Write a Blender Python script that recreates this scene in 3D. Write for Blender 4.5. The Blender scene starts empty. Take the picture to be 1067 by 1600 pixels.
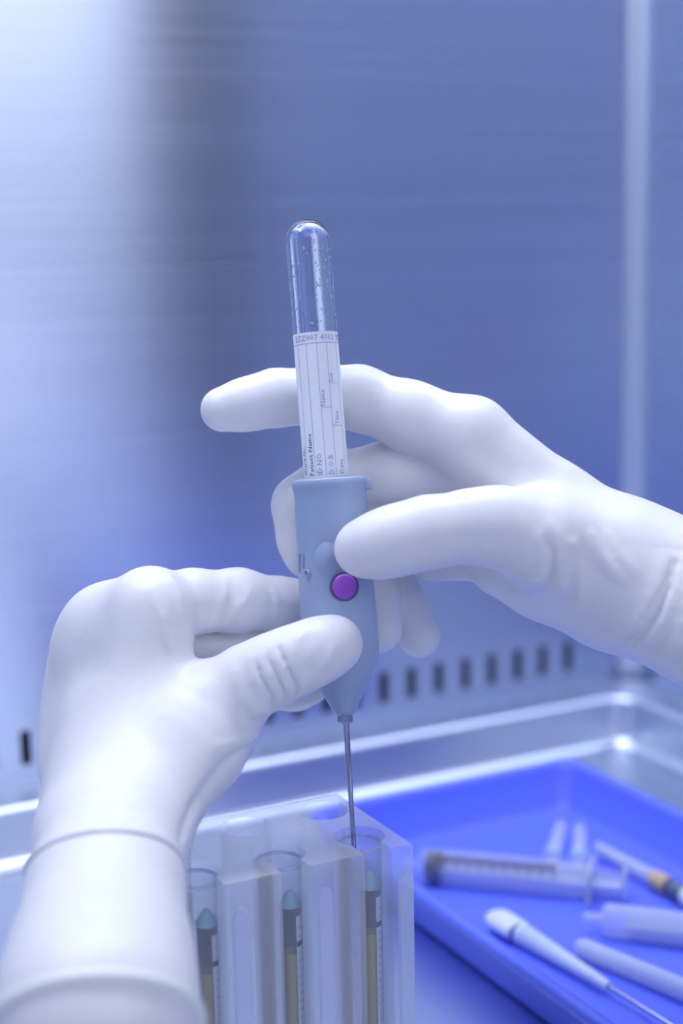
import bpy, bmesh, math, random
import numpy as np
from mathutils import Vector, Matrix
random.seed(4)
S = bpy.context.scene
COL = S.collection

# ------------------------------------------------------------------ camera
FPX, PITCH, ROLL, YAW, ZC = 2500.0, 0.1783, -0.0213, 0.4684, 0.335
FOCUS = 0.588
def _cam():
    fw = np.array([0, math.cos(PITCH), -math.sin(PITCH)]); ri = np.array([1., 0, 0]); up = np.cross(ri, fw)
    R = math.cos(ROLL) * ri + math.sin(ROLL) * up
    U = -math.sin(ROLL) * ri + math.cos(ROLL) * up
    c, s = math.cos(-YAW), math.sin(-YAW)
    M = np.array([[c, -s, 0], [s, c, 0], [0, 0, 1]])
    return M @ R, M @ U, M @ fw
CR, CU, CF = _cam()
CP = np.array([0, 0, ZC])
cd = bpy.data.cameras.new('camera')
cam = bpy.data.objects.new('camera', cd)
COL.objects.link(cam)
cam.matrix_world = Matrix(((CR[0], CU[0], -CF[0], CP[0]), (CR[1], CU[1], -CF[1], CP[1]), (CR[2], CU[2], -CF[2], CP[2]), (0, 0, 0, 1)))
cd.sensor_fit = 'HORIZONTAL'; cd.sensor_width = 24.0; cd.lens = FPX / 1067 * 24
cd.clip_start = 0.01
cd.dof.use_dof = True; cd.dof.focus_distance = FOCUS; cd.dof.aperture_fstop = 4.5
S.camera = cam

def ray(x, y): return CR * (x - 533.5) / FPX - CU * (y - 800) / FPX + CF
def pd(x, y, d): return Vector(CP + d * ray(x, y))
def pz(x, y, z):
    r = ray(x, y); return Vector(CP + (z - ZC) / r[2] * r)

# ------------------------------------------------------------------ world, lamps, exposure
S.view_settings.view_transform = 'Standard'; S.view_settings.look = 'None'
S.view_settings.gamma = 1.0; S.view_settings.use_curve_mapping = False
S.view_settings.exposure = 0.16
W = bpy.data.worlds.new('room_light'); S.world = W; W.use_nodes = True
nt = W.node_tree; nt.nodes.clear()
o_ = nt.nodes.new('ShaderNodeOutputWorld'); b_ = nt.nodes.new('ShaderNodeBackground')
tc = nt.nodes.new('ShaderNodeTexCoord'); sp = nt.nodes.new('ShaderNodeSeparateXYZ'); cr = nt.nodes.new('ShaderNodeValToRGB')
mr = nt.nodes.new('ShaderNodeMapRange'); mr.inputs[1].default_value = -1; mr.inputs[2].default_value = 1
nt.links.new(tc.outputs['Generated'], sp.inputs[0]); nt.links.new(sp.outputs[2], mr.inputs[0])
nt.links.new(mr.outputs[0], cr.inputs[0]); nt.links.new(cr.outputs[0], b_.inputs[0]); nt.links.new(b_.outputs[0], o_.inputs[0])
cr.color_ramp.elements[0].position = 0.425; cr.color_ramp.elements[0].color = (0.12, 0.16, 0.32, 1)
cr.color_ramp.elements[1].position = 0.62; cr.color_ramp.elements[1].color = (0.34, 0.41, 0.66, 1)
b_.inputs[1].default_value = 0.9

def area(name, loc, target, sx, sy, power, color):
    l = bpy.data.lights.new(name, 'AREA'); l.shape = 'RECTANGLE'; l.size = sx; l.size_y = sy
    l.energy = power; l.color = color
    o = bpy.data.objects.new(name, l); COL.objects.link(o)
    o.location = loc
    o.rotation_euler = (Vector(target) - Vector(loc)).to_track_quat('-Z', 'Y').to_euler()
    return o
area('cabinet_lamp', (0.2, 0.64, 0.98), (0.2, 0.66, 0.0), 1.0, 0.16, 6.2, (0.93, 0.95, 1.0))
area('room_ceiling_lamp', (-0.7, -2.0, 2.35), (-0.4, -1.2, 0.2), 2.4, 1.2, 6.5, (0.90, 0.93, 1.0))
area('room_window', (1.15, -2.5, 1.85), (1.15, 0.0, 1.85), 1.9, 2.1, 21.0, (0.92, 0.95, 1.0))

# ------------------------------------------------------------------ helpers
def tag(o, label=None, cat=None, group=None, kind=None):
    if label: o['label'] = label
    if cat: o['category'] = cat
    if group: o['group'] = group
    if kind: o['kind'] = kind
    return o
def empty(name, loc, label, cat, group=None, mat=None):
    o = bpy.data.objects.new(name, None); COL.objects.link(o); o.empty_display_size = 0.01
    if mat is not None: o.matrix_world = mat
    else: o.location = loc
    return tag(o, label, cat, group)
def link(name, me, material, parent=None, smooth=True):
    o = bpy.data.objects.new(name, me); COL.objects.link(o)
    if material: me.materials.append(material)
    if smooth: me.polygons.foreach_set('use_smooth', [True] * len(me.polygons))
    if parent is not None: o.parent = parent
    return o
def from_bm(name, bm, material, parent=None, smooth=True, sharp=None):
    bmesh.ops.recalc_face_normals(bm, faces=bm.faces)
    me = bpy.data.meshes.new(name); bm.to_mesh(me); bm.free()
    o = link(name, me, material, parent, smooth)
    if sharp is not None: me.set_sharp_from_angle(angle=math.radians(sharp))
    return o
def axis_mat(a, b, front=None):
    a = Vector(a); z = (Vector(b) - a).normalized()
    y = Vector(CF) if front is None else Vector(front)
    x = y.cross(z).normalized(); y = z.cross(x).normalized()
    return Matrix(((x.x, y.x, z.x, a.x), (x.y, y.y, z.y, a.y), (x.z, y.z, z.z, a.z), (0, 0, 0, 1)))
def lathe(prof, seg=32, ell=1.0, bm=None, mat=None, closed=False):
    bm = bm or bmesh.new(); rings = []
    for (r, z) in prof:
        if r < 1e-7: rings.append([bm.verts.new((0, 0, z))])
        else: rings.append([bm.verts.new((r * math.cos(2 * math.pi * i / seg), ell * r * math.sin(2 * math.pi * i / seg), z)) for i in range(seg)])
    prs = list(zip(rings, rings[1:])) + ([(rings[-1], rings[0])] if closed else [])
    for A, B in prs:
        for i in range(seg):
            j = (i + 1) % seg
            q = [A[i % len(A)], A[j % len(A)], B[j % len(B)], B[i % len(B)]]
            u = []
            for v in q:
                if v not in u: u.append(v)
            if len(u) > 2: bm.faces.new(u)
    if mat is not None:
        vs = [v for R in rings for v in R]
        bmesh.ops.transform(bm, matrix=mat, verts=vs)
    return bm
def box(bm, lo, hi, mat=None, bevel=0):
    r = bmesh.ops.create_cube(bm, size=1.0); vs = r['verts']
    lo = Vector(lo); hi = Vector(hi); c = (lo + hi) / 2; d = hi - lo
    for v in vs: v.co = Vector((v.co.x * d.x, v.co.y * d.y, v.co.z * d.z)) + c
    if bevel:
        es = list({e for v in vs for e in v.link_edges})
        r2 = bmesh.ops.bevel(bm, geom=es, offset=bevel, segments=2, profile=0.5, affect='EDGES')
        vs = list({v for v in r2['verts']} | {v for v in vs if v.is_valid})
    if mat is not None: bmesh.ops.transform(bm, matrix=mat, verts=vs)
    return vs

# ------------------------------------------------------------------ materials
def mat_p(name, col, rough=0.5, metal=0.0, **k):
    m = bpy.data.materials.new(name); m.use_nodes = True
    p = m.node_tree.nodes['Principled BSDF']
    p.inputs['Base Color'].default_value = (*col, 1); p.inputs['Roughness'].default_value = rough
    p.inputs['Metallic'].default_value = metal
    for a, v in k.items(): p.inputs[a.replace('_', ' ')].default_value = v
    return m
def add_bump(m, scale=(1, 1, 1), nscale=50, strength=0.1, dist=0.0005, detail=3, colvar=0.0, rvar=0.0):
    t = m.node_tree; N = t.nodes.new; L = t.links.new
    p = t.nodes['Principled BSDF']
    c = N('ShaderNodeTexCoord'); mp = N('ShaderNodeMapping'); n = N('ShaderNodeTexNoise'); bu = N('ShaderNodeBump')
    mp.inputs['Scale'].default_value = scale; n.inputs['Scale'].default_value = nscale; n.inputs['Detail'].default_value = detail
    bu.inputs['Strength'].default_value = strength; bu.inputs['Distance'].default_value = dist
    L(c.outputs['Object'], mp.inputs[0]); L(mp.outputs[0], n.inputs['Vector']); L(n.outputs['Fac'], bu.inputs['Height']); L(bu.outputs[0], p.inputs['Normal'])
    if colvar:
        base = p.inputs['Base Color'].default_value[:3]
        r = N('ShaderNodeValToRGB')
        r.color_ramp.elements[0].position = .3; r.color_ramp.elements[1].position = .7
        r.color_ramp.elements[0].color = (*[v * (1 - colvar) for v in base], 1); r.color_ramp.elements[1].color = (*base, 1)
        L(n.outputs['Fac'], r.inputs[0]); L(r.outputs[0], p.inputs['Base Color'])
    if rvar:
        q = N('ShaderNodeMapRange'); r0 = p.inputs['Roughness'].default_value
        q.inputs[3].default_value = r0 - rvar; q.inputs[4].default_value = r0 + rvar
        L(n.outputs['Fac'], q.inputs[0]); L(q.outputs[0], p.inputs['Roughness'])
    return m
def mat_clear(name, col, alpha, rough=0.12, spec=0.5, tint=(1, 1, 1), edge=0.5):
    """clear plastic: part of the light passes straight through, the rest meets a glossy milky surface"""
    m = mat_p(name, col, rough); t = m.node_tree
    p = t.nodes['Principled BSDF']; out = t.nodes['Material Output']
    p.inputs['Specular IOR Level'].default_value = spec
    tr = t.nodes.new('ShaderNodeBsdfTransparent'); tr.inputs[0].default_value = (*tint, 1)
    lw = t.nodes.new('ShaderNodeLayerWeight'); lw.inputs[0].default_value = 0.35
    mr = t.nodes.new('ShaderNodeMapRange'); mr.inputs[3].default_value = alpha; mr.inputs[4].default_value = min(1, alpha + edge)
    mx = t.nodes.new('ShaderNodeMixShader')
    t.links.new(lw.outputs['Facing'], mr.inputs[0]); t.links.new(mr.outputs[0], mx.inputs[0])
    t.links.new(tr.outputs[0], mx.inputs[1]); t.links.new(p.outputs[0], mx.inputs[2]); t.links.new(mx.outputs[0], out.inputs[0])
    return m

STEEL = mat_p('brushed_steel', (0.64, 0.70, 0.87), 0.255, 1.0, Anisotropic=0.86, Anisotropic_Rotation=0.25)
add_bump(STEEL, (2, 2, 900), 1.0, 0.03, 0.0003, 2, 0.06, 0.04)
_t = STEEL.node_tree; _tg = _t.nodes.new('ShaderNodeTangent'); _tg.direction_type = 'RADIAL'; _tg.axis = 'Z'
_t.links.new(_tg.outputs[0], _t.nodes['Principled BSDF'].inputs['Tangent'])
POLISH = add_bump(mat_p('polished_steel', (0.70, 0.76, 0.88), 0.38, 1.0), (4, 4, 60), 2, 0.05, 0.0004)
FLOORM = add_bump(mat_p('floor_steel', (0.66, 0.72, 0.86), 0.34, 1.0), (200, 6, 6), 2, 0.04, 0.0003, 2, 0.04)
CEIL = add_bump(mat_p('white_painted_metal', (0.8, 0.84, 0.92), 0.5), (1, 1, 1), 60, 0.05)
DARK = add_bump(mat_p('plenum_shade', (0.03, 0.04, 0.06), 0.6), (1, 1, 1), 40, 0.1)  # near-black colour stands for the shade behind the wall slots
POST = add_bump(mat_p('grey_blue_painted_metal', (0.05, 0.06, 0.10), 0.5), (1, 1, 1), 60, 0.1)
GLOVE = add_bump(mat_p('white_latex', (0.81, 0.81, 0.83), 0.42), (1, 1, 1), 260, 0.12, 0.0004, 3, 0.03)
GLOVE.node_tree.nodes['Principled BSDF'].inputs['Subsurface Weight'].default_value = 0.12
GLOVE.node_tree.nodes['Principled BSDF'].inputs['Subsurface Radius'].default_value = (0.004, 0.003, 0.0035)
GLOVE.node_tree.nodes['Principled BSDF'].inputs['Subsurface Scale'].default_value = 1.0
BEAD = add_bump(mat_p('cream_latex_bead', (0.80, 0.84, 0.82), 0.4), (1, 1, 1), 300, 0.1)
SKIN = add_bump(mat_p('skin', (0.62, 0.40, 0.46), 0.5), (1, 1, 1), 400, 0.2, 0.0003, 3, 0.1)
HOLDER = add_bump(mat_p('blue_grey_plastic', (0.33, 0.41, 0.60), 0.38), (1, 1, 1), 900, 0.06, 0.0002)
BUTTON = add_bump(mat_p('purple_plastic', (0.36, 0.09, 0.60), 0.35), (1, 1, 1), 500, 0.04, 0.0002)
DARKP = add_bump(mat_p('dark_blue_plastic', (0.10, 0.13, 0.24), 0.4), (1, 1, 1), 500, 0.05)
NEEDLE = add_bump(mat_p('needle_steel', (0.42, 0.44, 0.60), 0.22, 1.0), (1, 1, 1), 300, 0.03)
PAPER = add_bump(mat_p('white_label_paper', (0.90, 0.92, 0.97), 0.55), (1, 1, 1), 600, 0.08, 0.0002, 3, 0.02)
INK = add_bump(mat_p('violet_ink', (0.36, 0.34, 0.66), 0.6), (1, 1, 1), 900, 0.02)
INKD = add_bump(mat_p('dark_ink', (0.05, 0.04, 0.12), 0.5), (1, 1, 1), 900, 0.02)
TRAYM = add_bump(mat_p('blue_tray_plastic', (0.13, 0.19, 0.96), 0.4), (1, 1, 1), 300, 0.06, 0.0003, 3, 0.05)
ACRYL = mat_clear('frosted_acrylic', (0.94, 0.96, 1.0), 0.10, 0.2, 0.5, (0.985, 0.99, 1.0), 0.6)
add_bump(ACRYL, (1, 1, 0.02), 900, 0.15, 0.0003)
REFRACT = mat_clear('refraction_acrylic', (0.72, 0.78, 1.0), 0.32, 0.3, 0.5, (0.98, 0.985, 1.0))  # milky strips standing for refraction in the rack block, no milled part
add_bump(REFRACT, (1, 1, 0.01), 1500, 0.6, 0.0004)
TUBEM = mat_clear('clear_tube_plastic', (0.74, 0.80, 0.94), 0.05, 0.08, 0.8, (1, 1, 1), 0.36)
add_bump(TUBEM, (1, 1, 1), 120, 0.05, 0.0003)
SYRM = mat_clear('clear_syringe_plastic', (0.78, 0.84, 1.0), 0.16, 0.15, 0.6, (1, 1, 1), 0.34)
add_bump(SYRM, (1, 1, 1), 120, 0.05, 0.0003)
MILKY = mat_clear('milky_plastic', (0.66, 0.72, 0.93), 0.32, 0.3, 0.5)
add_bump(MILKY, (1, 1, 1), 120, 0.05, 0.0003)
LIQ = mat_clear('yellow_liquid', (0.74, 0.62, 0.02), 0.96, 0.15, 0.5, (0.8, 0.8, 0.3))
add_bump(LIQ, (1, 1, 1), 120, 0.05, 0.0003)
TEAL = add_bump(mat_p('pale_teal_plastic', (0.30, 0.52, 0.62), 0.4), (1, 1, 1), 300, 0.05)
RUBBER = add_bump(mat_p('black_rubber', (0.015, 0.02, 0.03), 0.45), (1, 1, 1), 300, 0.1)
WHITEP = add_bump(mat_p('white_plastic', (0.70, 0.78, 0.86), 0.45), (1, 1, 1), 600, 0.15, 0.0003, 3, 0.05)
YELLOW = add_bump(mat_p('ochre_plastic', (0.62, 0.46, 0.30), 0.4), (1, 1, 1), 300, 0.05)
GLASS = mat_p('tube_glass', (0.92, 0.95, 1.0), 0.02, 0.0, IOR=1.45); GLASS.node_tree.nodes['Principled BSDF'].inputs['Transmission Weight'].default_value = 1.0
WET = add_bump(mat_p('condensation', (0.9, 0.94, 1.0), 0.3), (1, 1, 1), 900, 0.1)

# ------------------------------------------------------------------ cabinet
YR, HR, YW, XR, XW = 0.808, 0.031, 0.844, 0.611, 0.645
TOP = 1.05
def bar(name, lo, hi, m, bevel=0, kind='structure', label=None):
    bm = bmesh.new(); box(bm, lo, hi, None, bevel)
    return tag(from_bm(name, bm, m, None, True, 40), label, kind=kind)
bar('floor', (-0.7, -0.15, -0.02), (XR + 0.01, YR + 0.01, 0.0), FLOORM, label='pale brushed steel work surface of the cabinet')
# back wall: sheet with a row of slots cut through it near the foot
PITCHS, SW, SZ0, SZ1 = 0.0197, 0.0060, 0.0412, 0.0610
slots = [0.5918 - PITCHS * i for i in range(16)] + [0.2267 - PITCHS * i for i in range(20)]
slots = sorted([s for s in slots])
T = 0.0015
bm = bmesh.new()
def sheet(bm, x0, x1, z0, z1): box(bm, (x0, YW, z0), (x1, YW + T, z1))
X0 = -0.7
sheet(bm, X0, XW, SZ1, TOP); sheet(bm, X0, XW, HR - 0.002, SZ0)
xs = X0
for s in slots:
    sheet(bm, xs, s - SW / 2, SZ0, SZ1); xs = s + SW / 2
sheet(bm, xs, XW, SZ0, SZ1)
tag(from_bm('wall_back', bm, STEEL, None, False), 'brushed steel back wall with a row of vertical slots', kind='structure')
bm = bmesh.new(); box(bm, (X0, YW + 0.03, HR - 0.002), (XW, YW + 0.032, 0.12)); tag(from_bm('slot_shade_back', bm, DARK, None, False), 'near-black sheet painted as the shade behind the slots of the back wall', kind='structure')
# right wall with slots
bm = bmesh.new(); YF = 0.24
def sheetr(bm, y0, y1, z0, z1): box(bm, (XW, y0, z0), (XW + T, y1, z1))
sheetr(bm, YF, YW + T, SZ1, TOP); sheetr(bm, YF, YW + T, HR - 0.002, SZ0)
ys = YF
rs = sorted([0.806 - PITCHS * i for i in range(28)])
for s in rs:
    sheetr(bm, ys, s - SW / 2, SZ0, SZ1); ys = s + SW / 2
sheetr(bm, ys, YW + T, SZ0, SZ1)
tag(from_bm('wall_right', bm, STEEL, None, False), 'brushed steel side wall right of the corner post', kind='structure')
bar('slot_shade_right', (XW + 0.03, YF, HR - 0.002), (XW + 0.032, YW + 0.03, 0.12), DARK, label='near-black sheet painted as the shade behind the slots of the right wall')
bar('wall_front', (XW - 0.002, -0.06, -0.02), (XW + 0.09, YF, 1.9), POST, 0.004, label='dark painted front post of the cabinet')
bar('ceiling', (X0, YF, TOP), (XW + 0.05, YW + 0.03, TOP + 0.01), CEIL, label='white diffuser ceiling of the cabinet')
bar('wall_left', (X0 - 0.002, YF, -0.02), (X0, YW + 0.03, TOP), STEEL, label='brushed steel left wall of the cabinet')
# ledge + riser, swept L profile (rounded lips) along back and right with a mitred corner
def lip_profile(rb=0.006, rt=0.004, n=6):
    pts = [(-0.014, 0.0006)]  # inward distance d (negative into cabinet), z
    for i in range(n + 1):
        a = -math.pi / 2 + (math.pi / 2) * i / n
        pts.append((-rb + rb * math.cos(a), 0.0006 + rb + rb * math.sin(a)))
    for i in range(n + 1):
        a = math.pi - (math.pi / 2) * i / n
        pts.append((rt + rt * math.cos(a), HR - rt + rt * math.sin(a)))
    pts.append((0.040, HR))
    return pts
bm = bmesh.new(); prof = lip_profile(); rows = []
RC = 0.012
for (d, z) in prof:
    row = [bm.verts.new((X0, YR + d, z))]
    r = max(0.002, RC + d)
    for i in range(9):   # rounded inside corner in plan
        a = math.pi / 2 - (math.pi / 2) * i / 8
        row.append(bm.verts.new((XR - RC + r * math.cos(a), YR - RC + r * math.sin(a), z)))
    row.append(bm.verts.new((XR + d, -0.15, z)))
    rows.append(row)
for A, B in zip(rows, rows[1:]):
    for i in range(len(A) - 1): bm.faces.new((A[i], A[i + 1], B[i + 1], B[i]))
tag(from_bm('trim_3', bm, POLISH, None, True), 'polished steel ledge and rounded riser round the work surface', kind='structure')
# corner fillet between the two walls
bm = bmesh.new(); rr = 0.011; L0 = []; L1 = []
for i in range(13):
    a = (math.pi / 2) * i / 12
    x, y = XW - rr + rr * math.cos(a), YW - rr + rr * math.sin(a)
    L0.append(bm.verts.new((x, y, HR))); L1.append(bm.verts.new((x, y, TOP)))
for i in range(12): bm.faces.new((L0[i], L0[i + 1], L1[i + 1], L1[i]))
tag(from_bm('trim_4', bm, POLISH, None, True), 'polished rounded corner post between back and right wall', kind='structure')

# ------------------------------------------------------------------ blue tray
def tray():
    x0, x1, y0, y1, h = 0.345, 0.517, 0.40, 0.7345, 0.027
    root = empty('tray', ((x0 + x1) / 2, (y0 + y1) / 2, 0.0012), 'shallow royal blue plastic instrument tray on the steel surface', 'tray')
    bm = bmesh.new()
    def rr_loop(ins, z, rad=0.012, n=5):
        out = []; a0, a1, b0, b1 = x0 + ins, x1 - ins, y0 + ins, y1 - ins; rad = max(0.002, rad - ins * 0.3)
        for cx, cy, s in ((a1 - rad, b1 - rad, 0), (a0 + rad, b1 - rad, 90), (a0 + rad, b0 + rad, 180), (a1 - rad, b0 + rad, 270)):
            for i in range(n + 1):
                a = math.radians(s + 90 * i / n); out.append(bm.verts.new((cx + rad * math.cos(a), cy + rad * math.sin(a), z)))
        return out
    loops = [rr_loop(i, z) for i, z in ((0.0115, 0.0), (0.010, 0.0015), (0.0012, h - 0.006), (0.0, h - 0.005), (-0.0004, h - 0.002), (0.0006, h - 0.0005), (0.002, h), (0.0046, h),
                                       (0.006, h - 0.001), (0.0066, h - 0.003), (0.0125, 0.0045), (0.0145, 0.0026), (0.018, 0.0020))]
    for A, B in zip(loops, loops[1:]):
        n = len(A)
        for i in range(n): bm.faces.new((A[i], A[(i + 1) % n], B[(i + 1) % n], B[i]))
    bm.faces.new(loops[-1]); bm.faces.new(loops[0])
    o = from_bm('tray_body', bm, TRAYM, root, True, 70)
    o.matrix_parent_inverse = Matrix.Translation(root.location).inverted()
    o.location = (0, 0, 0.0012)
    return root
tray()
TZ = 0.0034

# ------------------------------------------------------------------ things in the tray
def tube_obj(name, a, b, prof, m, parent, seg=28, ell=1.0, sharp=50):
    """lathe along a->b, profile z in metres from a, placed in the parent's local space"""
    bm = lathe(prof, seg, ell); M = axis_mat(a, b)
    bmesh.ops.transform(bm, matrix=parent.matrix_basis.inverted() @ M, verts=bm.verts)
    return from_bm(name, bm, m, parent, True, sharp)
def part_bm(name, bm, M, m, parent, sharp=50):
    bmesh.ops.transform(bm, matrix=parent.matrix_basis.inverted() @ M, verts=bm.verts)
    return from_bm(name, bm, m, parent, True, sharp)
def syringe(a, b, r, L, rod, label, scale=True, rubber=True, rubber_at=0.0, grp=None):
    a = Vector(a); b = Vector(b); d = (b - a).normalized()
    M = axis_mat(a, b, (0, 0, 1)); root = empty('syringe', a - Vector((0, 0, r)), label, 'syringe', grp)
    w = 0.0009
    bm = lathe([(0.0009, -0.009), (0.0021, -0.009), (0.0026, -0.001), (0.0030, 0), (r * .85, 0.0005), (r, 0.0022), (r, L), (r - w, L)], 32)
    part_bm('barrel', bm, M, SYRM if scale else MILKY, root)
    bm = bmesh.new()
    box(bm, (-r * 1.6, -r * .98, L - 0.001), (r * 1.6, r * .98, L + 0.0012), bevel=0.0006)
    part_bm('finger_flange', bm, M, MILKY, root)
    # plunger: cruciform rod with thumb disc
    bm = bmesh.new(); z0 = rubber_at + 0.011; z1 = L + rod
    box(bm, (-r * .72, -0.0006, z0), (r * .72, 0.0006, z1)); box(bm, (-0.0006, -r * .72, z0), (0.0006, r * .72, z1))
    lathe([(0, z1), (r * .98, z1), (r * .98, z1 + 0.0015), (0, z1 + 0.0015)], 28, bm=bm)
    part_bm('plunger', bm, M, MILKY, root)
    if rubber:
        z = rubber_at + 0.0022; q = r - 0.00045
        bm = lathe([(0, z), (q * .5, z + .001), (q, z + .002), (q, z + .0032), (q * .9, z + .0038), (q * .9, z + .005), (q, z + .0060), (q, z + .009), (0, z + .009)], 28)
        part_bm('rubber_seal', bm, M, RUBBER, root)
    if scale:
        # graduation marks and a few numbers on the outside of the barrel
        bm = bmesh.new()
        n = 50; zA, zB = 0.008, L * 0.80
        for i in range(n + 1):
            z = zA + (zB - zA) * i / n; wide = 0.95 if i % 5 == 0 else 0.6
            a0, a1 = math.radians(112), math.radians(112 + 50 * wide)
            prev = None
            for k in range(6):
                t = a0 + (a1 - a0) * k / 5
                p = [bm.verts.new(((r + 0.00006) * math.cos(t), (r + 0.00006) * math.sin(t), z + s * (0.00044))) for s in (-1, 1)]
                if prev: bm.faces.new((prev[0], p[0], p[1], prev[1]))
                prev = p
        part_bm('scale_marks', bm, M, INKD, root)['kind'] = 'stuff'
    return root
R1 = 0.0088
syringe(pz(656, 1351, TZ + R1), pz(945, 1378, TZ + R1), R1, 0.087, 0.016, 'large clear syringe with black seal and dark scale lying across the tray')
R2 = 0.0078
syringe(pz(941, 1436, TZ + R2), pz(1067, 1452, TZ + R2), R2, 0.085, 0.015, 'clear syringe without scale with its nozzle towards the tray middle', scale=False, rubber=False)
# plain round-ended rod
a, b = pz(912, 1482, TZ + .0048), pz(1067, 1546, TZ + .0048)
r = empty('plastic_sheath', a - Vector((0, 0, .0048)), 'plain frosted plastic needle sheath lying nearest the tray front, below both syringes', 'needle sheath')
tube_obj('sheath_body', a, b, [(0, -.0045), (.002, -.0043), (.0038, -.003), (.0046, 0), (.0048, .06), (.0049, .085), (.0043, .085), (.004, 0), (0, -.003)], MILKY, r)
# sheathed needle with ochre hub
a, b = pz(935, 1325, TZ + .0053), pz(1062, 1394, TZ + .0053)
r = empty('sheathed_needle', a - Vector((0, 0, .0042)), 'sheathed needle with ochre band and dark hub by the right tray wall', 'needle')
tube_obj('sheath_body', a, b, [(0, -.003), (.0022, -.0025), (.0031, 0), (.0042, .052), (.0036, .052), (.0025, 0), (0, -.002)], MILKY, r)
tube_obj('colour_band', a, b, [(.0001, .046), (.0045, .046), (.0047, .047), (.0047, .056), (.0045, .057), (.0001, .057)], YELLOW, r)
tube_obj('needle_hub', a, b, [(.0001, .0585), (.0044, .0585), (.0045, .060), (.0045, .069), (.0038, .070), (.0001, .070)], DARKP, r)
tube_obj('hub_end', a, b, [(.0001, .070), (.0046, .070), (.0052, .071), (.0052, .078), (.0046, .080), (.0001, .080)], WHITEP, r)
# two clear cones lying behind the big syringe
def cone_cap(a, b, label):
    r = empty('clear_cap', Vector(a) - Vector((0, 0, .0042)), label, 'cap', 'clear needle caps leaning together')
    L = (Vector(b) - Vector(a)).length
    tube_obj('cap_shell', a, b, [(.0046, 0), (.0044, .004), (.0030, L - .004), (.0022, L - .001), (0, L), (0, L - .001), (.0022, L - .004), (.0034, .004), (.0038, 0)], SYRM, r, closed) if False else \
        tube_obj('cap_shell', a, b, [(.0052, 0), (.0048, .004), (.0036, L - .004), (.0028, L - .001), (.0001, L), (.0001, L - .0008), (.0024, L - .003), (.0040, .004), (.0044, 0)], SYRM, r)
    tube_obj('cap_rim', a, b, [(.0052, 0), (.0058, 0), (.0058, .006), (.0050, .0062)], TEAL_CLEAR, r)
    return r
TEAL_CLEAR = mat_clear('pale_teal_clear', (0.42, 0.62, 0.86), 0.5, 0.2)
add_bump(TEAL_CLEAR, (1, 1, 1), 200, 0.05)
cone_cap(pz(861, 1346, TZ + .0058), pz(877, 1287, TZ + .0058), 'left of two clear needle caps behind the large syringe')
cone_cap(pz(905, 1350, TZ + .0058), pz(906, 1291, TZ + .0058), 'right of two clear needle caps behind the large syringe')
# white ribbed applicator with paddle head and steel needle
a, b = pz(772, 1432, TZ + .006), pz(948, 1540, TZ + .0045)
r = empty('applicator', a - Vector((0, 0, .006)), 'white applicator with flat head, ribbed handle and steel needle along the near rim', 'applicator')
Mx = axis_mat(a, b, (0, 0, 1)); Lr = (b - a).length
bm = bmesh.new()
lathe([(.0001, -.0005), (.0058, .0), (.0072, .0025), (.0075, .006), (.0073, .017), (.0064, .0185), (.0001, .0185)], 30, 0.62, bm=bm)
part_bm('flat_head', bm, Mx, WHITEP, r)
part_bm('neck', lathe([(.0001, .0185), (.0050, .0185), (.0050, .0215), (.0001, .0215)], 24, 0.8), Mx, DARKP, r)
pr = [(.0001, .0215), (.0052, .0215)]
nr = 17
for i in range(nr):
    z = .0235 + (Lr - .0235) * i / nr; q = .0052 - .0027 * i / nr; dz = (Lr - .0235) / nr
    pr += [(q, z), (q, z + dz * .5), (q * .74, z + dz * .6), (q * .74, z + dz * .9)]
pr += [(.0022, Lr + .001), (.0001, Lr + .001)]
part_bm('ribbed_handle', lathe(pr, 24), Mx, WHITEP, r)
part_bm('needle_shaft', lathe([(.0001, Lr), (.0011, Lr), (.0007, Lr + .046), (.0001, Lr + .050)], 12), Mx, NEEDLE, r)

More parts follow.
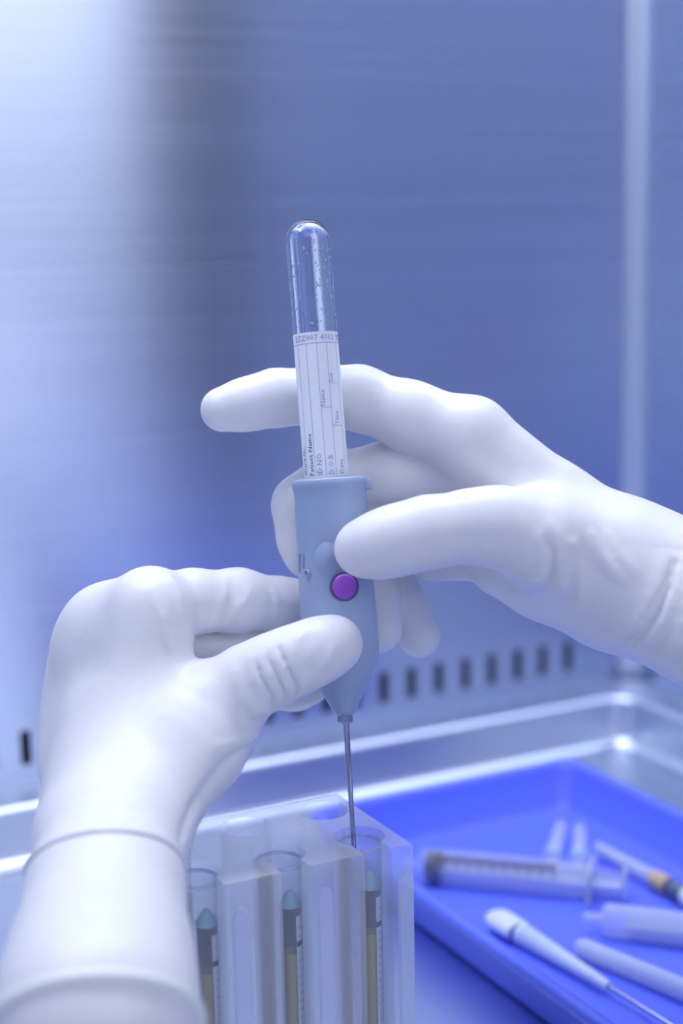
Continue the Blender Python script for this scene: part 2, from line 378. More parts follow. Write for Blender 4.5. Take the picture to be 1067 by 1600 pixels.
# ------------------------------------------------------------------ acrylic rack
ZR = 0.116
HX = [0.2523 - 0.0322 * i for i in range(3)]; YH1, YH2 = 0.4900, 0.5193; RH = 0.0095
RX1, RX0, RY0, RY1 = 0.2656, HX[-1] - 0.0104, 0.4734, 0.5335
def make_rack():
    root = empty('tube_rack', ((RX0 + RX1) / 2, (RY0 + RY1) / 2, 0), 'clear acrylic tube rack below the needle, with two rows of holes', 'rack')
    bm = bmesh.new(); box(bm, (RX0, RY0, 0.0008), (RX1, RY1, ZR))
    es = [e for e in bm.edges]
    bmesh.ops.bevel(bm, geom=es, offset=0.0006, segments=1, affect='EDGES')
    body = from_bm('rack_block', bm, ACRYL, None, False)
    cut = bmesh.new()
    for x in HX:
        for y in (YH1, YH2):
            lathe([(0, 0), (RH, 0), (RH, 0.13), (0, 0.13)], 40, bm=cut, mat=Matrix.Translation((x, y, 0.012)))
    cb = from_bm('cut', cut, None, None, False)
    cut2 = bmesh.new()
    for x in HX:
        box(cut2, (x - .0066, RY0 - .005, 0.020), (x + .0045, YH1, 0.13))   # viewing slot in front of each front hole
    for i, x in enumerate(HX):
        # refraction strip beside each hole; only its place is set here
        gx = x + 0.0068
    cb2 = from_bm('cut', cut2, None, None, False)
    for c in (cb, cb2):
        md = body.modifiers.new('b', 'BOOLEAN'); md.object = c; md.operation = 'DIFFERENCE'; md.solver = 'EXACT'
    dg = bpy.context.evaluated_depsgraph_get()
    me = bpy.data.meshes.new_from_object(body.evaluated_get(dg))
    body.modifiers.clear(); body.data = me
    for c in (cb, cb2): bpy.data.objects.remove(c)
    me.polygons.foreach_set('use_smooth', [True] * len(me.polygons)); me.set_sharp_from_angle(angle=math.radians(30))
    body.parent = root; body.location = -root.location
    # added round-topped strips on the front, imitating refraction of the holes behind
    for x in HX:
        gx = x + 0.0098
        if gx + .003 > RX1: continue
        bm = bmesh.new(); w, zt = 0.0032, ZR - 0.0105
        fr = [(-w, 0.02)] + [(w * math.cos(math.pi - math.pi * i / 10), zt - w + w * 1.6 * math.sin(math.pi * i / 10)) for i in range(11)] + [(w, 0.02)]
        A = [bm.verts.new((gx + p[0], RY0 - .0001, p[1])) for p in fr]; B = [bm.verts.new((gx + p[0] * .8, RY0 - .0011, p[1] - (.0006 if p[1] > .03 else 0))) for p in fr]
        bm.faces.new(A); bm.faces.new(B)
        for i in range(len(A)): bm.faces.new((A[i], A[(i + 1) % len(A)], B[(i + 1) % len(A)], B[i]))
        o = from_bm('refraction_strip', bm, REFRACT, root, True, 40); o.location = -root.location
    return root
make_rack()

def copy_tree(o, parent=None):
    c = o.copy(); COL.objects.link(c)
    if parent is not None: c.parent = parent
    for ch in list(o.children): copy_tree(ch, c)
    return c
# outer clear tubes in the front row
def outer_tube():
    root = empty('centrifuge_tube', (HX[0], YH1, 0.0125), 'x', 'test tube', 'clear outer tubes in the front row of the rack')
    h = 0.1008; ro, ri = 0.0083, 0.0077
    bm = lathe([(.0, 0), (.003, 0), (ro - .001, .012), (ro, .016), (ro, h), (ri, h), (ri, .016), (ri - .001, .0125), (.0028, .001), (0, .001)], 40)
    from_bm('tube_wall', bm, TUBEM, root, True, 50)
    bm = lathe([(ro, h - .0012), (ro + .0005, h - .0009), (ro + .0006, h - .0002), (ro, h + .0003), (ri, h + .0003), (ri - .0002, h - .0004)], 40)
    from_bm('tube_rim', bm, RIMM, root, True, 60)
    return root
RIMM = mat_clear('clear_rim', (0.50, 0.60, 0.84), 0.35, 0.06, 1.0)
add_bump(RIMM, (1, 1, 1), 200, 0.05)
OL = ['clear outer tube in the rack hole the needle points into', 'clear outer tube in the middle front hole of the rack', 'clear outer tube in the rack hole beside the left wrist', ]
t0 = outer_tube(); outs = [t0]
for i in (1, 2): c = copy_tree(t0); c.location.x = HX[i]; outs.append(c)
for o, l in zip(outs, OL): o['label'] = l
def inner_tube():
    root = empty('urine_tube', (HX[0] + .0031, YH1 - .0018, 0.0300), 'x', 'sample tube', 'slim sample tubes of yellow liquid in the rack')
    r, h = 0.0038, 0.0675
    from_bm('tube_wall', lathe([(0, 0), (.002, .0005), (r, .004), (r, h), (r - .0005, h), (r - .0005, .0045), (.0015, .0015), (0, .0012)], 28), TUBEM, root, True, 50)
    from_bm('cap', lathe([(0, h + .0045), (.0012, h + .0045), (.0034, h + .0008), (r + .0002, h), (r + .0002, h - .0010), (0, h - .0010)], 24), TEAL, root, True, 40)
    q = r - .0006
    from_bm('liquid', lathe([(0, .0016), (.0015, .002), (q, .005), (q, .0490), (q - .0004, .0485), (0, .0483)], 24), LIQ, root, True, 40)
    # white graduated strip down the right side
    def arc(bm, a0, a1, z0, z1, rr, n=6):
        pv = None
        for k in range(n + 1):
            t = math.radians(a0 + (a1 - a0) * k / n)
            p = [bm.verts.new((rr * math.cos(t), rr * math.sin(t), z)) for z in (z0, z1)]
            if pv: bm.faces.new((pv[0], p[0], p[1], pv[1]))
            pv = p
    bm = bmesh.new(); arc(bm, -85, -20, .004, h - .004, r + .00008, 8)
    from_bm('graduated_strip', bm, PAPER, root)
    bm = bmesh.new()
    for k in range(18):
        z = .006 + k * .0031; arc(bm, -72, -40 if k % 2 else -55, z, z + .00035, r + .00016, 3)
    from_bm('tick_marks', bm, INK, root)
    bm = bmesh.new(); arc(bm, -85, -20, h - .0155, h - .0135, r + .0002, 5)
    from_bm('black_mark', bm, INKD, root)
    return root
u0 = inner_tube(); us = [u0]
for i in (1, 2): c = copy_tree(u0); c.location.x = HX[i] + .0031; us.append(c)
for o, l in zip(us, ['slim tube of yellow liquid with teal cap, in the rack hole under the needle', 'slim tube of yellow liquid with teal cap, in the middle front rack hole', 'slim tube of yellow liquid with teal cap, in the rack hole beside the wrist']): o['label'] = l

# ------------------------------------------------------------------ glass sample tube held upside down
TB, TT = pd(513.5, 790, FOCUS), pd(478.5, 343, FOCUS)
LT = (TT - TB).length; MT = axis_mat(TB, TT)
PX = FOCUS / FPX
root = empty('sample_tube', None, 'upturned glass sample tube with white ruled label, pushed into the grey holder', 'sample tube', mat=MT)
ro = 34.5 * PX; ri = ro - .0011
def dome(r, zc, n=8, rev=False):
    p = [(r * math.cos(math.pi / 2 * i / n), zc + r * math.sin(math.pi / 2 * i / n)) for i in range(n + 1)]; p[-1] = (0, zc + r)
    return p[::-1] if rev else p
zc = LT - ro
from_bm('glass', lathe([(ri, 0), (ro, 0)] + dome(ro, zc, 10) + dome(ri, zc, 10, True) + [(ri, 0)], 56), GLASS, root, True, 60)
def zl(y): return (790 - y) / (790 - 343) * LT
rl = ro + .00012
def arcs(bm, th0, th1, z0, z1, rr, n=1):
    """patch on the tube: th measured from the side facing the camera, positive to the right"""
    pv = None
    for k in range(n + 1):
        t = math.radians(-90 + th0 + (th1 - th0) * k / n)
        p = [bm.verts.new((rr * math.cos(t), rr * math.sin(t), z)) for z in (z0, z1)]
        if pv: bm.faces.new((pv[0], p[0], p[1], pv[1]))
        pv = p
bm = bmesh.new(); arcs(bm, -178, 172, zl(746), zl(522), rl, 60)
label_o = from_bm('label', bm, PAPER, root)
deg = lambda v: math.degrees(math.asin(v))
cols = [-.80, -.44, .02, .46, .86]
bm = bmesh.new()
for c in cols: arcs(bm, deg(c) - .45, deg(c) + .45, zl(744), zl(539), rl + .00006)
for k in (100, 130, 160, -80, -110, -140): arcs(bm, k - .45, k + .45, zl(744), zl(539), rl + .00006)
arcs(bm, -170, 165, zl(539.8), zl(539), rl + .00006, 50)
arcs(bm, deg(.02), deg(.46), zl(639.6), zl(639), rl + .00006, 6)
arcs(bm, deg(.46), deg(.86), zl(602.6), zl(602), rl + .00006, 6)
arcs(bm, deg(.46), deg(.86), zl(668), zl(667.4), rl + .00006, 6)
o = from_bm('ruled_lines', bm, INK, root)
def wrap_text(s, size, th, z, vertical, name='print', m=INK):
    cu = bpy.data.curves.new('t', 'FONT'); cu.body = s; cu.size = size; cu.resolution_u = 1
    ob = bpy.data.objects.new('t', cu); COL.objects.link(ob)
    bpy.context.view_layer.update()
    me = bpy.data.meshes.new_from_object(ob.evaluated_get(bpy.context.evaluated_depsgraph_get()))
    bpy.data.objects.remove(ob)
    rr = rl + .0001
    for v in me.vertices:
        x, y = v.co.x, v.co.y
        if vertical: arc_, zz = -y, x
        else: arc_, zz = x, y
        t = math.radians(-90 + th) + arc_ / rr
        v.co = (rr * math.cos(t), rr * math.sin(t), z + zz)
    return link(name, me, m, root, False)
wrap_text('EZZ007 4002 YEL', .0030, -62, zl(535), False)
wrap_text('Patient Name', .0028, deg(-.52), zl(743), True, m=DARKP)
wrap_text('Ward No', .0026, deg(-.84), zl(741), True, m=DARKP)
wrap_text('ID NO', .0028, deg(-.14), zl(743), True)
wrap_text('D.O.B', .0028, deg(.36), zl(743), True)
wrap_text('Date', .0028, deg(.78), zl(743), True)
wrap_text('Name', .0026, deg(.22), zl(638), True)
wrap_text('Sex', .0024, deg(.62), zl(601), True)
wrap_text('Time', .0024, deg(.74), zl(666), True)
# wet film: droplets inside the glass
bm = bmesh.new()
rng = random.Random(9)
for k in range(110):
    th = rng.gauss(38, 22) if k % 4 else rng.uniform(-60, 60); z = rng.uniform(zl(518), zl(375)); q = rng.uniform(.00012, .00042) * (1.6 if rng.random() < .1 else 1)
    t = math.radians(-90 + th); c = Vector((math.cos(t), math.sin(t), 0)) * (ri - q * .3) + Vector((0, 0, z))
    r_ = bmesh.ops.create_icosphere(bm, subdivisions=1, radius=q); 
    for v in r_['verts']: v.co = Vector((v.co.x, v.co.y, v.co.z * rng.choice((1, 1.6, 2.6)))) + c
tag(from_bm('droplets', bm, WET, root), 'beads of moisture inside the glass', kind='stuff')

# ------------------------------------------------------------------ tube holder with needle
HB, HT = pd(538.5, 1114, FOCUS), pd(514.5, 748, FOCUS)
MH = axis_mat(HB, HT); LH = (HT - HB).length
root = empty('tube_holder', None, 'blue grey plastic tube holder with purple button and long steel needle, held in both hands', 'tube holder', mat=MH)
def hz(y): return (1114 - y) / 366 * LH
pr = [(0, 1117), (12, 1117), (17, 1113), (21, 1105), (25, 1097), (29, 1090), (36, 1079), (45, 1067), (53, 1052), (58.5, 1036), (60.5, 1015), (60.5, 985), (59.5, 950), (58.5, 900), (57.5, 850), (57, 805), (56.5, 780),
      (57, 768), (58.5, 762), (59.5, 757), (59, 751), (57, 748), (50, 746.5), (51, 747), (46, 749), (45, 756), (45, 800), (0, 802)]
from_bm('holder_body', lathe([(r * PX, hz(y)) for r, y in pr], 64, 0.9), HOLDER, root, True, 60)
# raised boss above the button, button in its seat
def on_front(x, y, out=0.0):
    zz = hz(y); f = (y - 748) / 366; cx = 514.5 + 24 * f
    xo = (x - cx) * PX; rr = 59 * PX; yo = -0.9 * math.sqrt(max(0, rr * rr - xo * xo)) - out
    return Vector((xo, yo, zz)), math.atan2(xo, -yo)
c, th = on_front(538, 915)
Mb = Matrix.Translation(c) @ Matrix.Rotation(th * .9, 4, 'Z') @ Matrix.Rotation(math.pi / 2, 4, 'X')
q = 20 * PX
bt = bmesh.new(); lathe([(0, .0016), (q * .5, .0015), (q * .8, .0011), (q * .95, .0006), (q, 0), (q, -.004), (0, -.004)], 40, bm=bt, mat=Mb)
from_bm('button', bt, BUTTON, root, True, 60)
bt = bmesh.new(); lathe([(q * 1.02, .0003), (q * 1.14, .0002), (q * 1.14, -.004), (q * 1.02, -.004)], 40, bm=bt, mat=Mb, closed=True)
from_bm('button_seat', bt, DARKP, root, True, 40)
c, th = on_front(512, 872, -.0012)
Mb = Matrix.Translation(c) @ Matrix.Rotation(th, 4, 'Z') @ Matrix.Rotation(math.pi / 2, 4, 'X') @ Matrix.Diagonal((1, 1.5, 1, 1))
bt = bmesh.new(); lathe([(0, .0030), (.0012, .0028), (.0026, .0021), (.0040, .0010), (.0056, -.0002), (.0075, -.0022)], 32, bm=bt, mat=Mb)
from_bm('thumb_rest', bt, HOLDER, root, True)
# small embossed ring and guide lines on the left
c, th = on_front(481, 892, 0)
Mb = Matrix.Translation(c) @ Matrix.Rotation(th, 4, 'Z') @ Matrix.Rotation(math.pi / 2, 4, 'X')
bt = bmesh.new()
for rr_, hh in ((6.5, .0006),):
    lathe([(3.9 * PX, -.0003), (4.8 * PX, hh), (5.8 * PX, hh), (6.5 * PX, -.0002)], 24, bm=bt, mat=Mb)
from_bm('embossed_ring', bt, HOLDER, root, True)
bt = bmesh.new()
for x, y0, y1 in ((468, 862, 890), (474, 862, 884)):
    c0, th = on_front(x, y0); c1, _ = on_front(x, y1)
    lathe([(.00028, 0), (.0003, .0002), (.0003, (c0 - c1).length)], 8, bm=bt, mat=axis_mat(c1, c0, (0, 1, 0)))
from_bm('guide_line', bt, HOLDER, root, True)
# side tab at the collar
bt = bmesh.new(); box(bt, (50 * PX, -.003, hz(769)), (66 * PX, .003, hz(752)), bevel=.0008); from_bm('side_tab', bt, HOLDER, root, True, 40)
# hub and needle (two telescoped steel tubes)
def zz(y): return hz(y)
bt = lathe([(0, hz(1114)), (12 * PX, hz(1114)), (12 * PX, hz(1127)), (10 * PX, hz(1130)), (0, hz(1130))], 6); from_bm('needle_hub', bt, NEEDLE, root, False)
NA, NB2, NC = pd(540.5, 1126, FOCUS), pd(547.5, 1238, FOCUS - .002), pd(553, 1326, FOCUS - .004)
Mi = MH.inverted()
for nm, A, B, r_ in (('needle_sleeve', NA, NB2, 4.6 * PX), ('needle_cannula', NB2, NC, 3.9 * PX)):
    l = (B - A).length
    bt = lathe([(0, 0), (r_, 0), (r_, l - .0004), (r_ * .8, l), (0, l)], 20); bmesh.ops.transform(bt, matrix=Mi @ axis_mat(A, B), verts=bt.verts)
    from_bm(nm, bt, NEEDLE, root, True, 60)

# ------------------------------------------------------------------ gloved hands: implicit surface -> one continuous mesh
D0 = FOCUS * 1000.0
def hp(x, y, w):
    d = D0 + w
    return np.array([(x - 533.5) / FPX * d, -(y - 800) / FPX * d, w])
def hr(rpx, w): return rpx * (D0 + w) / FPX
class Field:
    def __init__(s, lo, hi, h=0.85):
        s.lo = np.array(lo, float); s.h = h
        s.n = tuple(int(math.ceil((b - a) / h)) for a, b in zip(lo, hi))
        s.ax = [s.lo[i] + h * np.arange(s.n[i]) for i in range(3)]
        s.G = np.full(s.n, 30.0, np.float32)
    def sub(s, lo, hi):
        sl = []
        for i in range(3):
            a = max(0, int((lo[i] - s.lo[i]) / s.h)); b = min(s.n[i], int((hi[i] - s.lo[i]) / s.h) + 2)
            if b <= a: return None, None
            sl.append(slice(a, b))
        P = [s.ax[0][sl[0]][:, None, None], s.ax[1][sl[1]][None, :, None], s.ax[2][sl[2]][None, None, :]]
        return tuple(sl), P
    def chain(s, pts, k=3.0, ku=3.0, base=None, kb=9.0, rb=18.0, sub=False, flat=None):
        """pts: list of (pos, radius). Smooth chain of round cones, smooth-joined to the field."""
        m = 12
        P_ = np.array([p for p, r in pts]); r_ = max(r for p, r in pts)
        sl, P = s.sub(P_.min(0) - r_ - m, P_.max(0) + r_ + m)
        if sl is None: return
        D = None
        for (a, ra), (b, rb_) in zip(pts, pts[1:]):
            ab = b - a; L2 = float(ab @ ab) + 1e-9
            q = [P[i] - a[i] for i in range(3)]
            t = np.clip((q[0] * ab[0] + q[1] * ab[1] + q[2] * ab[2]) / L2, 0, 1)
            d = np.sqrt((q[0] - t * ab[0]) ** 2 + (q[1] - t * ab[1]) ** 2 + (q[2] - t * ab[2]) ** 2) - (ra + (rb_ - ra) * t)
            D = d if D is None else s.smin(D, d, k)
        D = D.astype(np.float32)
        K = ku
        if base is not None:
            e = ((P[0] - base[0]) ** 2 + (P[1] - base[1]) ** 2 + (P[2] - base[2]) ** 2) / (rb * rb)
            K = ku + (kb - ku) * np.exp(-e)
        if sub: s.G[sl] = -s.smin(-s.G[sl], D, K)
        else: s.G[sl] = s.smin(s.G[sl], D, K)
    @staticmethod
    def smin(a, b, k):
        h = np.maximum(k - np.abs(a - b), 0) / k
        return np.minimum(a, b) - h * h * k * 0.25
    def surf(s, x, y, w0=-190, w1=90):
        w = np.arange(w0, w1, 0.25); d = D0 + w
        Q = np.stack([(x - 533.5) / FPX * d, -(y - 800) / FPX * d, w], 1)
        idx = np.rint((Q - s.lo) / s.h).astype(int)
        ok = np.all((idx >= 0) & (idx < np.array(s.n)), axis=1)
        for i in np.nonzero(ok)[0]:
            if s.G[tuple(idx[i])] < 0: return Q[i]
        return None
    def fold(s, pix, r=0.9, k=2.2, groove=False, sink=0.3, w1=90):
        pts = []
        n = len(pix)
        # resample
        P = []
        for (a, b) in zip(pix, pix[1:]):
            for t in (0, .5): P.append((a[0] + (b[0] - a[0]) * t, a[1] + (b[1] - a[1]) * t))
        P.append(pix[-1])
        for i, (x, y) in enumerate(P):
            q = s.surf(x, y, w1=w1)
            if q is None: continue
            q = q.astype(float)
            u = i / (len(P) - 1); rr = r * (0.18 + 0.82 * math.sin(math.pi * min(max(u, .02), .98)) ** .9)
            pts.append((q + np.array([0, 0, sink * r + (0 if groove else .9 * (r - rr))]), rr))
        for _ in range(4):
            ps = [p for p, _r in pts]
            pts = [(p if i in (0, len(pts) - 1) or np.linalg.norm(ps[i + 1] - ps[i - 1]) > 12 else np.array([p[0], p[1], .5 * p[2] + .25 * (ps[i - 1][2] + ps[i + 1][2])]), _r) for i, (p, _r) in enumerate(pts)]
        pts2 = [pts[0]] if pts else []
        for p in pts[1:]:
            if np.linalg.norm(p[0] - pts2[-1][0]) < 12: pts2.append(p)
        if len(pts2) > 1: s.chain(pts2, 0.8, k, sub=groove)
    def mesh(s, name):
        G = s.G; n = np.array(G.shape)
        sg = G < 0
        c = np.zeros(n - 1, np.int8)
        for dx in (0, 1):
            for dy in (0, 1):
                for dz in (0, 1): c += sg[dx:n[0] - 1 + dx, dy:n[1] - 1 + dy, dz:n[2] - 1 + dz]
        cells = np.argwhere((c > 0) & (c < 8)); I = cells.T
        acc = np.zeros((len(cells), 3)); cnt = np.zeros(len(cells))
        for axis in range(3):
            o1, o2 = [a for a in range(3) if a != axis]
            for e1 in (0, 1):
                for e2 in (0, 1):
                    A = I.copy(); A[o1] += e1; A[o2] += e2; B = A.copy(); B[axis] += 1
                    ga = G[tuple(A)]; gb = G[tuple(B)]; m = (ga < 0) != (gb < 0)
                    t = np.where(m, ga / np.where(m, ga - gb, 1), 0)
                    p = A.T.astype(float); p[:, axis] += t
                    acc[m] += p[m]; cnt += m
        V = acc / cnt[:, None]
        ident = np.full(tuple(n - 1), -1, np.int32); ident[tuple(I)] = np.arange(len(cells))
        F = []
        for axis in range(3):
            o1, o2 = (axis + 1) % 3, (axis + 2) % 3
            sa = [slice(1, n[i] - 1) for i in range(3)]
            lo = list(sa); hi = list(sa); lo[axis] = slice(0, n[axis] - 1); hi[axis] = slice(1, n[axis])
            a = sg[tuple(lo)]; b = sg[tuple(hi)]
            E = np.argwhere(a != b); off = np.array([1, 1, 1]); off[axis] = 0; E = E + off
            inside_first = sg[tuple(E.T)]
            def at(d1, d2):
                q = E.copy(); q[:, o1] += d1; q[:, o2] += d2; return ident[tuple(q.T)]
            quad = np.stack([at(-1, -1), at(0, -1), at(0, 0), at(-1, 0)], 1)
            quad[~inside_first] = quad[~inside_first][:, ::-1]
            F.append(quad)
        F = np.concatenate(F); F = F[(F >= 0).all(1)]
        # one light smoothing pass
        for _ in range(2):
            S_ = np.zeros_like(V); N_ = np.zeros(len(V))
            for i in range(4):
                a, b = F[:, i], F[:, (i + 1) % 4]
                np.add.at(S_, a, V[b]); np.add.at(N_, a, 1); np.add.at(S_, b, V[a]); np.add.at(N_, b, 1)
            V = V * .5 + .5 * S_ / np.maximum(N_, 1)[:, None]
        L = s.lo + V * s.h
        Wd = CP + ((L[:, 0:1] * CR + L[:, 1:2] * CU + (L[:, 2:3] + D0) * CF) / 1000.0)
        me = bpy.data.meshes.new(name)
        me.vertices.add(len(Wd)); me.vertices.foreach_set('co', Wd.ravel())
        me.loops.add(F.size); me.loops.foreach_set('vertex_index', F[:, ::-1].ravel() if CROSS_FLIP else F.ravel())
        me.polygons.add(len(F)); me.polygons.foreach_set('loop_start', np.arange(0, F.size, 4)); me.polygons.foreach_set('loop_total', np.full(len(F), 4))
        me.update(); me.validate()
        return me
CROSS_FLIP = True   # right,up,forward is a left-handed frame
def J(x, y, w, r): return (hp(x, y, w), hr(r, w))
def ringmesh(c, ax, r, tr, ell=1.0, seg=72, sub=10, field=None, wob=0.0):
    """bead round a limb: centre, axis in hand coordinates (mm)"""
    ax = np.array(ax, float); ax /= np.linalg.norm(ax)
    s1 = np.cross(ax, np.array([0, 0, 1.])); s1 /= np.linalg.norm(s1); s2 = np.cross(s1, ax)
    bm = bmesh.new(); R = []; RR = []
    for i in range(seg):
        t = 2 * math.pi * i / seg; dr = np.cos(t) * s1 + np.sin(t) * s2 * ell
        rr = r
        if field is not None:
            for q_ in np.arange(8, 60, .2):
                ii = np.rint((c + dr * q_ - field.lo) / field.h).astype(int)
                if (ii < 0).any() or (ii >= np.array(field.n)).any() or field.G[tuple(ii)] > 0: rr = q_; break
        RR.append(rr)
    for _ in range(3): RR = [(.5 * RR[i] + .25 * RR[i - 1] + .25 * RR[(i + 1) % seg]) for i in range(seg)]
    for i in range(seg):
        t = 2 * math.pi * i / seg; dr = np.cos(t) * s1 + np.sin(t) * s2 * ell
        rr = RR[i] + wob * math.sin(3 * t + 1)
        row = []
        for j in range(sub):
            p = 2 * math.pi * j / sub
            q = c + dr * (rr + tr * math.cos(p)) + ax * tr * math.sin(p)
            w = CP + (q[0] * CR + q[1] * CU + (q[2] + D0) * CF) / 1000.0
            row.append(bm.verts.new(w))
        R.append(row)
    for i in range(seg):
        A, B = R[i], R[(i + 1) % seg]
        for j in range(sub): bm.faces.new((A[j], A[(j + 1) % sub], B[(j + 1) % sub], B[j]))
    return bm
def limb(pts, seg=48):
    """open tapered sleeve through a list of (centre, radius) in hand coordinates"""
    bm = bmesh.new(); R = []
    for i, (c, r) in enumerate(pts):
        a = pts[min(i + 1, len(pts) - 1)][0] - pts[max(i - 1, 0)][0]; a = a / np.linalg.norm(a)
        s1 = np.cross(a, np.array([0, 0, 1.])); s1 /= np.linalg.norm(s1); s2 = np.cross(s1, a)
        R.append([bm.verts.new(CP + ((lambda q: q[0] * CR + q[1] * CU + (q[2] + D0) * CF)(c + r * (math.cos(2 * math.pi * k / seg) * s1 + math.sin(2 * math.pi * k / seg) * s2))) / 1000.0) for k in range(seg)])
    for A, B in zip(R, R[1:]):
        for k in range(seg): bm.faces.new((A[k], A[(k + 1) % seg], B[(k + 1) % seg], B[k]))
    bm.faces.new(R[-1]); bm.faces.new(R[0])
    return bm

# ---- left hand
def left_hand():
    F = Field((-128, -215, -190), (22, -14, 65), 0.85)
    ch = F.chain
    wr = J(168, 1330, -60, 110)
    # palm and back of the hand
    ch([J(178, 1290, -46, 84), J(212, 1120, -19, 71), J(236, 955, -12, 58)], 6, 6)
    ch([J(150, 1300, -40, 84), J(165, 1120, -4, 66), J(164, 983, 8, 56)], 6, 14)
    ch([J(140, 1310, -30, 68), J(138, 1150, 12, 55), J(135, 1033, 26, 50)], 6, 14)
    ch([J(132, 1320, -26, 60), J(122, 1200, 18, 44), J(117, 1100, 36, 40)], 6, 12)
    ch([J(203, 1300, -50, 76), J(300, 1160, -24, 84), J(330, 1118, -20, 72)], 6, 14)     # thenar
    ch([J(240, 1190, -12, 86), J(240, 1080, 8, 66)], 6, 12)                             # palm filling
    ch([J(228, 1010, -8, 44), J(262, 1088, -14, 44), J(340, 1108, -18, 46)], 5, 8)     # first web
    ch([J(345, 1110, -12, 50), J(362, 1145, -8, 42)], 4, 10)
    ch([J(236, 958, -8, 58), J(180, 985, 4, 58), J(154, 1015, 12, 55), J(142, 1100, 20, 54), J(138, 1180, 10, 58)], 10, 14)
    # forearm towards the viewer
    ch([wr, J(164, 1400, -84, 118), J(157, 1500, -108, 138), J(152, 1570, -128, 150)], 8, 16)
    ch([J(152, 1570, -128, 150), J(151, 1592, -134, 151)], 8, 8)
    # fingers
    b = hp(236, 950, -8)
    ch([J(236, 952, -10, 56), J(300, 940, 0, 49), J(372, 938, 10, 48), J(440, 944, 19, 40), J(476, 946, 22, 36), J(500, 948, 21.5, 33)], 4, 1.2, b, 6, 12)
    b = hp(166, 990, 12)
    ch([J(166, 990, 10, 50), J(280, 1006, 14, 42), J(372, 1012, 22, 40), J(450, 1015, 27, 37), J(500, 1020, 26, 32)], 4, 1.0, b, 9, 15)
    b = hp(128, 1040, 26)
    ch([J(128, 1040, 26, 46), J(280, 1060, 40, 42), J(400, 1072, 44, 40), J(462, 1072, 34, 36), J(482, 1072, 27, 31)], 4, 1.0, b, 9, 15)
    b = hp(108, 1105, 40)
    ch([J(117, 1102, 38, 38), J(250, 1120, 54, 36), J(340, 1110, 52, 34), J(390, 1105, 42, 30)], 4, 1.0, b, 9, 15)
    # thumb
    b = hp(340, 1105, -16)
    ch([J(335, 1105, -18, 72), J(388, 1066, -21, 56), J(430, 1044, -24, 52), J(470, 1028, -25.5, 50), J(505, 1013, -25, 46), J(525, 1005, -23.4, 42)], 5, 1.2, b, 12, 18)
    # glove folds
    fo = F.fold
    for px_ in ([(392, 1030), (398, 1062), (415, 1088), (414, 1118)], [(405, 1022), (420, 1055), (436, 1085), (434, 1108)], [(425, 1015), (442, 1050), (454, 1080), (452, 1100)],
                [(445, 1008), (462, 1040), (472, 1066), (470, 1084)], [(372, 1052), (380, 1085), (394, 1108), (404, 1132)]):
        fo(px_, 1.35, 2.6)
    for px_ in ([(400, 1036), (408, 1060), (424, 1088), (424, 1112)], [(418, 1028), (432, 1056), (445, 1084), (443, 1104)], [(436, 1014), (452, 1048), (463, 1074), (461, 1090)]):
        fo(px_, .5, 1.6, True, -.1)
    fo([(376, 1070), (388, 1094), (402, 1110), (414, 1114)], 2.0, 3.2)
    fo([(352, 905), (348, 930), (338, 955), (334, 978)], .9, 2.5); fo([(390, 918), (380, 940), (362, 958), (350, 978)], 1.0, 2.6)
    fo([(425, 918), (432, 940), (430, 962)], .7, 2.2)
    fo([(262, 900), (278, 935), (284, 985)], .8, 3); fo([(235, 925), (252, 965), (262, 1010)], .7, 3)
    fo([(480, 985), (466, 1000), (462, 1022)], .7, 2.4); fo([(520, 1010), (512, 1032), (496, 1048)], .7, 2.6)
    fo([(378, 1168), (345, 1200), (300, 1262), (282, 1310)], .8, 4, True, .1)
    fo([(400, 1150), (372, 1160), (340, 1166)], 1.0, 3); 
    root = empty('gloved_hand', pd(160, 1640, FOCUS - .09), 'left hand in white latex glove pinching the holder from the left', 'hand')
    me = F.mesh('glove'); o = link('glove', me, GLOVE, root); o.matrix_parent_inverse = Matrix.Translation(root.location).inverted()
    def child(nm, bm, m, lab=None):
        c = from_bm(nm, bm, m, root); c.matrix_parent_inverse = Matrix.Translation(root.location).inverted()
        if lab: c['label'] = lab
    ax1 = np.array([0.12, -0.78, -0.62])
    child('cuff_bead', ringmesh(hp(166, 1368, -72), ax1, 27, 1.1, field=F), GLOVE, 'soft bead of the upper glove edge at the wrist')
    ax2 = np.array([0.10, -0.74, -0.66])
    child('cuff_bead', ringmesh(hp(151, 1598, -134), ax2, 31, 2.1, field=F), BEAD, 'thick cream bead of the glove cuff')
    fw = np.array([0.02, -0.12, -0.99])
    c2 = hp(151, 1598, -134); a2 = ax2 / np.linalg.norm(ax2)
    child('inner_cuff', limb([(c2 - a2 * 4, hr(146, -138)), (c2 + a2 * 4, hr(146, -138)), (c2 + a2 * 8, hr(145, -138)), (c2 + a2 * 8.3, hr(140, -138))]), GLOVE, 'smooth inner glove below the cuff bead')
    child('forearm', limb([(c2 + a2 * 6, hr(138, -138)), (c2 + a2 * 26, hr(142, -138)), (c2 + a2 * 38 + fw * 35, 29), (c2 + a2 * 42 + fw * 90, 34), (c2 + a2 * 42 + fw * 150, 38), (c2 + a2 * 42 + fw * 160, 36)]), SKIN, 'bare pink skin of the forearm')
    return root
left_hand()

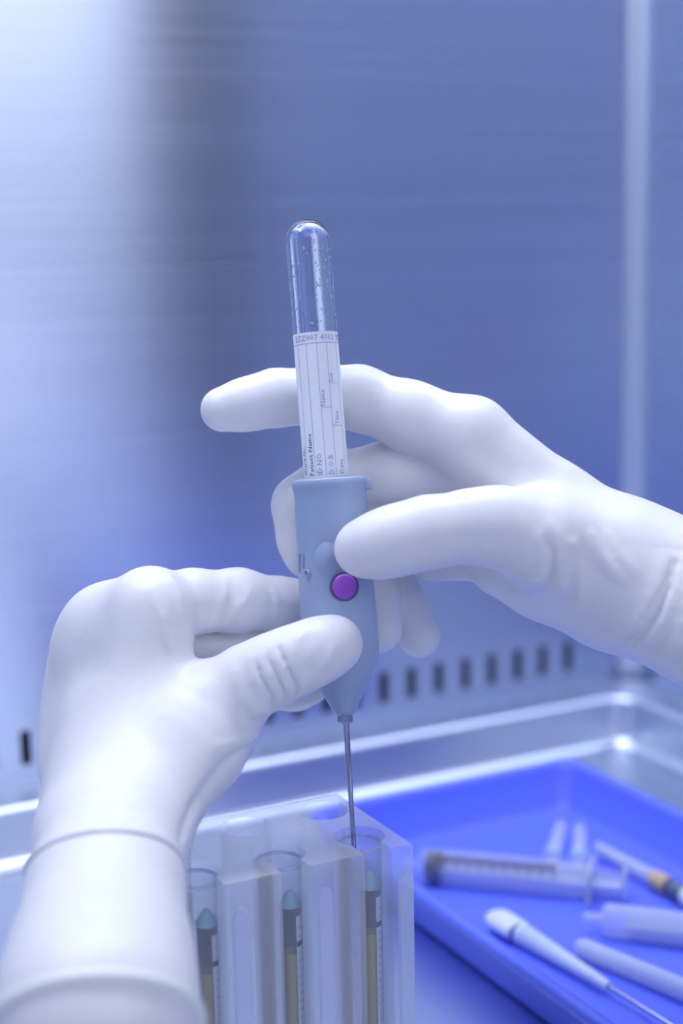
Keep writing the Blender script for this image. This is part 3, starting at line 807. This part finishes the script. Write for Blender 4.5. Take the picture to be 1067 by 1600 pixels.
# ---- right hand
def right_hand():
    F = Field((-56, -85, -75), (205, 62, 80), 0.85)
    ch = F.chain
    # metacarpals, wrist and forearm
    ch([J(1000, 885, 8, 84), J(868, 790, 10, 62), J(738, 682, 10, 60)], 6, 6)
    ch([J(985, 895, 16, 80), J(850, 810, 22, 58), J(722, 730, 24, 54)], 6, 14)
    ch([J(975, 905, 24, 72), J(850, 840, 34, 52), J(740, 790, 38, 48)], 6, 14)
    ch([J(965, 920, 28, 66), J(860, 880, 42, 48), J(775, 850, 48, 44)], 6, 12)
    ch([J(960, 905, 2, 96), J(870, 880, 6, 70), J(800, 862, 10, 60)], 6, 14)       # palm
    ch([J(940, 880, -6, 84), J(850, 845, -16, 70), J(780, 822, -20, 58)], 6, 14)   # thenar
    ch([J(930, 915, 14, 82), J(850, 900, 18, 62), J(785, 880, 20, 48)], 6, 12)     # heel
    ch([J(985, 899, 2, 92), J(1045, 928, -4, 104), J(1110, 958, -10, 114), J(1210, 1000, -22, 122), J(1290, 1030, -32, 118)], 8, 14)
    # index finger reaching left behind the tube
    b = hp(735, 682, 10)
    ch([J(735, 682, 10, 59), J(640, 650, 14, 52), J(560, 622, 18, 48), J(500, 618, 21, 45), J(430, 622, 20, 42), J(385, 632, 18, 38), J(348, 640, 17, 35)], 5, 1.2, b, 10, 18)
    # middle finger curled behind the holder, knuckle showing at its left
    b = hp(715, 735, 26)
    ch([J(715, 735, 26, 50), J(610, 738, 27, 47), J(520, 752, 27, 45), J(474, 790, 27, 46), J(478, 840, 28, 42), J(486, 864, 28, 37), J(506, 866, 25, 34)], 5, 1.2, b, 9, 16)
    # ring finger, tip showing right of the holder
    b = hp(740, 795, 40)
    ch([J(740, 795, 40, 46), J(640, 800, 46, 44), J(560, 830, 46, 43), J(566, 880, 40, 41), J(582, 940, 33, 40), J(591, 984, 28, 37)], 5, 1.2, b, 8, 16)
    # little finger
    b = hp(775, 852, 50)
    ch([J(775, 852, 48, 42), J(700, 850, 52, 38), J(622, 862, 52, 37), J(604, 898, 50, 37), J(628, 945, 45, 36), J(655, 995, 40, 33)], 5, 1.2, b, 8, 16)
    # palm pad seen under the thumb
    ch([J(720, 868, 24, 40), J(672, 872, 28, 36)], 4, 4)
    # thumb
    b = hp(780, 822, -20)
    ch([J(800, 826, -18, 60), J(735, 822, -22, 54), J(668, 832, -24, 54), J(616, 845, -25, 52), J(584, 854, -24, 46), J(564, 858, -22.5, 42)], 5, 1.2, b, 12, 18)
    fo = F.fold
    fo([(862, 822), (874, 850), (879, 890), (874, 930), (860, 962)], 1.3, 3.5); fo([(842, 838), (852, 862), (846, 890), (826, 918), (806, 930)], 1.2, 3.5)
    fo([(824, 852), (824, 872), (806, 894), (792, 902)], 1.0, 3)
    fo([(853, 842), (864, 868), (862, 900), (848, 935)], .8, 2.6, True, -.2)
    fo([(925, 838), (940, 868), (958, 892), (975, 905)], 1.0, 4)
    fo([(950, 838), (968, 868), (988, 892)], .8, 3.6)
    fo([(1040, 870), (1030, 915), (1012, 955), (988, 985), (966, 1000)], 2.0, 4); fo([(1066, 880), (1056, 925), (1040, 965), (1018, 995), (1000, 1012)], 2.2, 4)
    fo([(1054, 880), (1044, 920), (1026, 960), (1004, 990), (984, 1004)], 1.2, 2.8, True, -.1)
    fo([(1085, 900), (1080, 950), (1066, 1000), (1045, 1030)], 1.8, 3.6); fo([(895, 850), (906, 895), (904, 950)], .8, 4)
    fo([(738, 878), (733, 895), (724, 914)], 1.0, 1.2, True, .2)
    fo([(655, 905), (650, 890)], .7, 2, True)
    root = empty('gloved_hand', pd(1150, 970, FOCUS - .012), 'right hand in white latex glove with index finger behind the glass tube', 'hand')
    me = F.mesh('glove'); o = link('glove', me, GLOVE, root); o.matrix_parent_inverse = Matrix.Translation(root.location).inverted()
    ax = hp(1290, 1030, -32) - hp(1210, 1000, -22); ax = ax / np.linalg.norm(ax)
    def child(nm, bm, m, lab=None):
        c = from_bm(nm, bm, m, root); c.matrix_parent_inverse = Matrix.Translation(root.location).inverted()
        if lab: c['label'] = lab
    c1 = hp(1285, 1028, -31)
    child('cuff_bead', ringmesh(c1, ax, 28, 1.8, field=F), BEAD)
    fd = np.array([0.55, -0.35, -0.76]); q = c1 + ax * 14
    child('forearm', limb([(c1, 24.5), (q, 25.5), (q + fd * 30, 28), (q + fd * 80, 33), (q + fd * 120, 36), (q + fd * 126, 34)]), SKIN)
    return root
right_hand()
bpy.context.view_layer.update()
